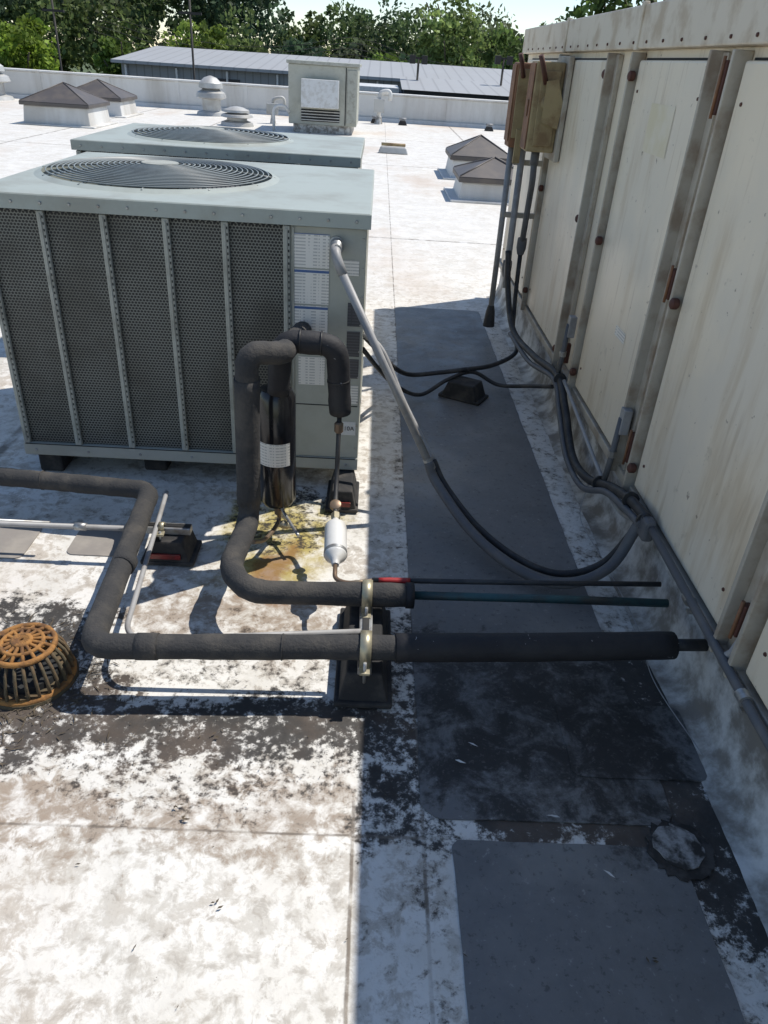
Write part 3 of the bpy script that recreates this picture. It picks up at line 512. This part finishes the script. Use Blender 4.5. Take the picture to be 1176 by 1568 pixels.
def vpipe(name,x,y,h,r,boxy=True):
    e=empty(name); tube('pipe',e,[(x,y,0),(x,y,h-.05),(x+.3,y,h),(x+.3,y,h-.25)],r,'parap',.12); 
    lathe('collar',e,[(r*2,0),(r*1.2,.2)],(x,y,.001),'curb')
    if boxy: box('box',e,x-.15,x+.15,y-.16,y-.06,h*.35,h*.75,'vent',.01)
vpipe('vent_pipe',-2.75,22.,.62,.04); vpipe('vent_pipe.001',.0,24.2,.85,.06)
for i,(x,y) in enumerate(((.32,16.5),(.7,24.3),(3.2,24.2),(4.2,24.4),(-.1,24.4))):
    e=empty('roof_bracket' if i==0 else 'roof_bracket.%03d'%i); s=.3 if i==0 else .13
    box('block',e,x-s,x+s,y-.1,y+.1,.001,.12,'rubber' if i else 'vent',.02,0,.05,.02); tube('conduit',e,[(x-s*.8,y,.16),(x+s*.8,y,.16)],.03,'tan' if i==0 else 'gray')
e=empty('packaged_rooftop_unit'); x0,x1,y0,y1=-2.12,-.52,19.9,21.6
box('curb',e,x0+.1,x1-.1,y0+.1,y1-.1,.001,.18,'curb',.01); box('cabinet',e,x0,x1,y0,y1,.18,1.40,'ac',.02); box('top',e,x0-.04,x1+.04,y0-.04,y1+.04,1.401,1.47,'acpost',.01)
box('hood_face',e,x0+.32,x1-.42,y0-.35,y0-.002,.55,1.12,'whitep',.01,0,0,.08); box('panel_seam',e,x1-.28,x1-.26,y0-.012,y0-.001,.2,1.38,'well',0); box('side_panel',e,x1-.24,x1-.03,y0-.02,y0-.001,.24,1.34,'acpost',.01)
box('louver_dark',e,x0+.3,x1-.4,y0-.02,y0-.003,.25,.5,'well',.005); tube('gooseneck',e,[(x0-.35,y0,.0),(x0-.35,y0,.5),(x0-.1,y0,.55),(x0+.02,y0,.4)],.035,'parap',.12)
for k in range(4): box('louver_%d'%k,e,x0+.3,x1-.4,y0-.05,y0-.021,.27+k*.06,.29+k*.06,'vent',.003)
# ------------------------------------------------------------------ distant buildings
e=empty('metal_building')
box('walls',e,-13.4,22,45,63,-5,.78,'mwall',0)
vs=[(-13.8,44.6,.80),(22.3,44.6,.80),(22.3,54,1.50),(-13.8,54,1.50),(22.3,63.4,.74),(-13.8,63.4,.74),(-13.8,44.6,.66),(22.3,44.6,.66)]
mesh('roof',vs,[(0,1,2,3),(3,2,4,5),(6,7,1,0),(0,3,5)],'mroof',e)
for i,x in enumerate((-11.,-8.,-5.2,-2.)): box('door_%d'%i,e,x-.7,x+.7,44.93,44.995,-4.9,-.1+.35*(i%2),'whitep' if i==0 else 'glass',.02)
for i in range(9): box('downspout_%d'%i,e,-13.2+i*2.6,-13.1+i*2.6,44.85,44.99,-5,.6,'whitep',0)
e=empty('canopy_building'); box('walls',e,.9,16,36,41,-5,.35,'bluewall',0); box('fascia',e,1.0,17,35.4,41.2,.30,.58,'well',.01)
vs=[(.9,35.3,.585),(17.2,35.3,.585),(17.2,41.4,.95),(.9,41.4,.95)]; mesh('roof',vs,[(0,1,2,3)],'mroof',e)
e=empty('small_blue_building'); box('walls',e,-1.3,.8,38,42,-5,.35,'bluewall',0); box('roof',e,-1.5,.85,37.8,42.2,.351,.55,'whitep',.02); box('window',e,-.9,-.3,37.94,37.995,-.5,.1,'glass',.01)
def pole(name,x,y,zt,lamp):
    e=empty(name); tube('mast',e,[(x,y,-5),(x,y,zt)],.05,'pole',seg=8)
    if lamp: box('arm',e,x-.3,x+.3,y-.05,y+.05,zt-.05,zt+.03,'pole',0); box('head_a',e,x-.4,x-.15,y-.15,y+.15,zt-.25,zt+.1,'pole',.02); box('head_b',e,x+.15,x+.4,y-.15,y+.15,zt-.25,zt+.1,'pole',.02)
    else: box('crossarm',e,x-.5,x+.5,y-.05,y+.05,zt-.6,zt-.5,'pole',0)
pole('lamp_post',1.7,40,1.75,True); pole('lamp_post.001',5.6,40,1.95,True); pole('utility_pole',-8.6,40,3.4,False); pole('utility_pole.001',-15.4,42,3.2,False)
e=empty('power_lines')
for k in range(4):
    y=64-k; zz0=3.2-k*.35; tube('wire_%d'%k,e,[(-20+i*4.5,y,zz0-i*.10-1.2*math.sin(math.pi*((i%4)/4))) for i in range(12)],.025,'pole',spl=True,seg=4)
# ------------------------------------------------------------------ trees
def foliage(name,crowns,parent=None):
    V=[];C=[]
    for (c,rad,n_,size,tint) in crowns:
        c=np.array(c);rad=np.array(rad); L=max(6,int(n_/80))
        u=rng.normal(size=(L,3)); u/=np.linalg.norm(u,axis=1)[:,None]; lc=c+u*rad*(rng.uniform(.25,.85,(L,1))); lr=rad.mean()*rng.uniform(.2,.46,L); lt=rng.uniform(.6,1.4,L)
        idx=rng.integers(0,L,n_); w=rng.normal(size=(n_,3)); w/=np.linalg.norm(w,axis=1)[:,None]
        p=lc[idx]+w*(lr[idx]*rng.uniform(.5,1.1,n_))[:,None]*np.array([1,1,.8])
        a=rng.normal(size=(n_,3))+w*.6; a/=np.linalg.norm(a,axis=1)[:,None]; b=np.cross(a,rng.normal(size=(n_,3))); b/=np.linalg.norm(b,axis=1)[:,None]; d=np.cross(a,b)
        s=(size*rng.uniform(.5,1.2,n_))[:,None]
        q=np.stack([p-b*s*.5,p+d*s*.35,p+b*s*.6,p-d*s*.35],1); V.append(q.reshape(-1,3))
        t=np.array(tint)[None]*(lt[idx]*rng.uniform(.65,1.35,n_))[:,None]; C.append(np.repeat(t,4,0))
    V=np.concatenate(V);C=np.concatenate(C); n4=len(V); me=bpy.data.meshes.new(name); me.vertices.add(n4); me.vertices.foreach_set('co',V.ravel()); nf=n4//4
    me.loops.add(n4); me.loops.foreach_set('vertex_index',np.arange(n4)); me.polygons.add(nf); me.polygons.foreach_set('loop_start',np.arange(0,n4,4)); me.polygons.foreach_set('loop_total',np.full(nf,4)); me.update(calc_edges=True)
    at=me.attributes.new('tint','FLOAT_COLOR','POINT'); at.data.foreach_set('color',np.concatenate([C,np.ones((n4,1))],1).ravel().astype(np.float32))
    me.materials.append(M['leaf']); ob=bpy.data.objects.new(name,me); sc.collection.objects.link(ob)
    if parent: ob.parent=parent
    return ob
cr=[]
for row,(Y,dxx) in enumerate(((74,4.6),(84,4.2),(95,4.2))):
    x=-62. if row else -52.
    while x<(48 if row else 40):
        y=Y+random.uniform(-3,3); xr=x/y*80
        top=(10.+row*1.9 if xr<-10 else 6.2+row*.5 if xr<2 else 6.3+row*.5)+random.uniform(-1.2,.8)
        if row==0: top=random.uniform(2.,5.) if xr>-12 else random.uniform(2.5,6.5)
        r=random.uniform(2.6,4.); tint=random.choice(((.085,.13,.05),(.10,.145,.055),(.075,.115,.06),(.13,.175,.06),(.065,.105,.055),(.11,.135,.07)))
        h=(top+4.5)/2; n_=int(1000+h*90); cr.append(((x,y,top-h*.85),(r,r,h*.95),n_,.52,tint)); x+=dxx*random.uniform(.7,1.1)
foliage('distant_trees',cr)
def tree(name,x,y,zb,zt,r,tint,n_=5000,size=.35):
    e=empty(name); h=zt-zb
    vs,fs=tubegeo([(x,y,zb),(x+.1,y,zb+h*.3),(x,y+.1,zb+h*.75)],.12,8)
    lst=[(vs,fs)]
    for k in range(7):
        a=random.uniform(0,6.28); z=zb+h*random.uniform(.3,.6); lst.append(tubegeo([(x,y,z),(x+r*.4*math.cos(a),y+r*.4*math.sin(a),z+h*.12),(x+r*.7*math.cos(a),y+r*.7*math.sin(a),z+h*.25)],.05,6))
    vs,fs=join(lst); mesh('trunk',vs,fs,'trunk',e,True)
    cs=[((x,y,zb+h*.62),(r*.85,r*.85,h*.36),n_//2,size,tint)]
    for k in range(5):
        a=random.uniform(0,6.28); cs.append(((x+r*.5*math.cos(a),y+r*.5*math.sin(a),zb+h*random.uniform(.4,.8)),(r*.45,r*.45,h*.18),n_//10,size,mul(tint,random.uniform(.8,1.3))))
    foliage('crown',cs,e)
tree('deciduous_tree',-25.5,62,-5,3.6,3.6,(.19,.27,.04),6000,.4); tree('deciduous_tree.001',-14.3,67,-5,4.0,3.0,(.19,.26,.05),4500,.4); tree('deciduous_tree.002',5.4,68,-5,7.4,3.4,(.21,.28,.09),5000,.4)
tree('deciduous_tree.003',.6,66,-5,3.0,2.0,(.14,.21,.04),2500,.4); tree('deciduous_tree.004',9.5,66,-5,4.6,2.6,(.12,.18,.05),3000,.4); tree('deciduous_tree.005',-19.5,66,-5,2.8,2.4,(.12,.18,.04),2500,.4)
tree('deciduous_tree.006',9.2,31,-5,8.6,3.9,(.10,.16,.04),6000,.3)
# ------------------------------------------------------------------ light, world, camera
sd=Vector((-.52,-.33,-1.)).normalized(); el=math.asin(-sd.z); az=math.atan2(-sd.x,-sd.y)
w=bpy.data.worlds.new('World'); sc.world=w; w.use_nodes=True; nt=w.node_tree; sk=nt.nodes.new('ShaderNodeTexSky'); sk.sky_type='NISHITA'; sk.sun_disc=False; sk.sun_elevation=el; sk.sun_rotation=az; sk.air_density=.9; sk.dust_density=.1; sk.ozone_density=1.2; sk.altitude=100
nt.links.new(sk.outputs[0],nt.nodes['Background'].inputs[0]); nt.nodes['Background'].inputs[1].default_value=.15
sl=bpy.data.lights.new('sun','SUN'); sl.energy=4.9; sl.angle=math.radians(.5); sl.color=(1,.945,.865); so=bpy.data.objects.new('sun',sl); sc.collection.objects.link(so); so.rotation_euler=sd.to_track_quat('-Z','Y').to_euler(); so.location=(20,12,40)
p,r,yw=(math.radians(a) for a in (31.14,3.87,2.17)); cp,sp=math.cos(p),math.sin(p)
F=Vector((math.sin(yw)*cp,math.cos(yw)*cp,-sp)); Rv=Vector((math.cos(yw),-math.sin(yw),0)); D=F.cross(Rv)
R2=Rv*math.cos(r)-D*math.sin(r); D2=Rv*math.sin(r)+D*math.cos(r)
cd=bpy.data.cameras.new('camera'); cd.sensor_fit='HORIZONTAL'; cd.sensor_width=36; cd.lens=36*1144.9/1176; cd.clip_end=2000; cd.clip_start=.05
co=bpy.data.objects.new('camera',cd); sc.collection.objects.link(co); m3=Matrix((R2,-D2,-F)).transposed(); co.matrix_world=Matrix.Translation((0,0,1.6))@m3.to_4x4(); sc.camera=co
sc.view_settings.view_transform='Standard'; sc.view_settings.look='None'; sc.view_settings.exposure=0
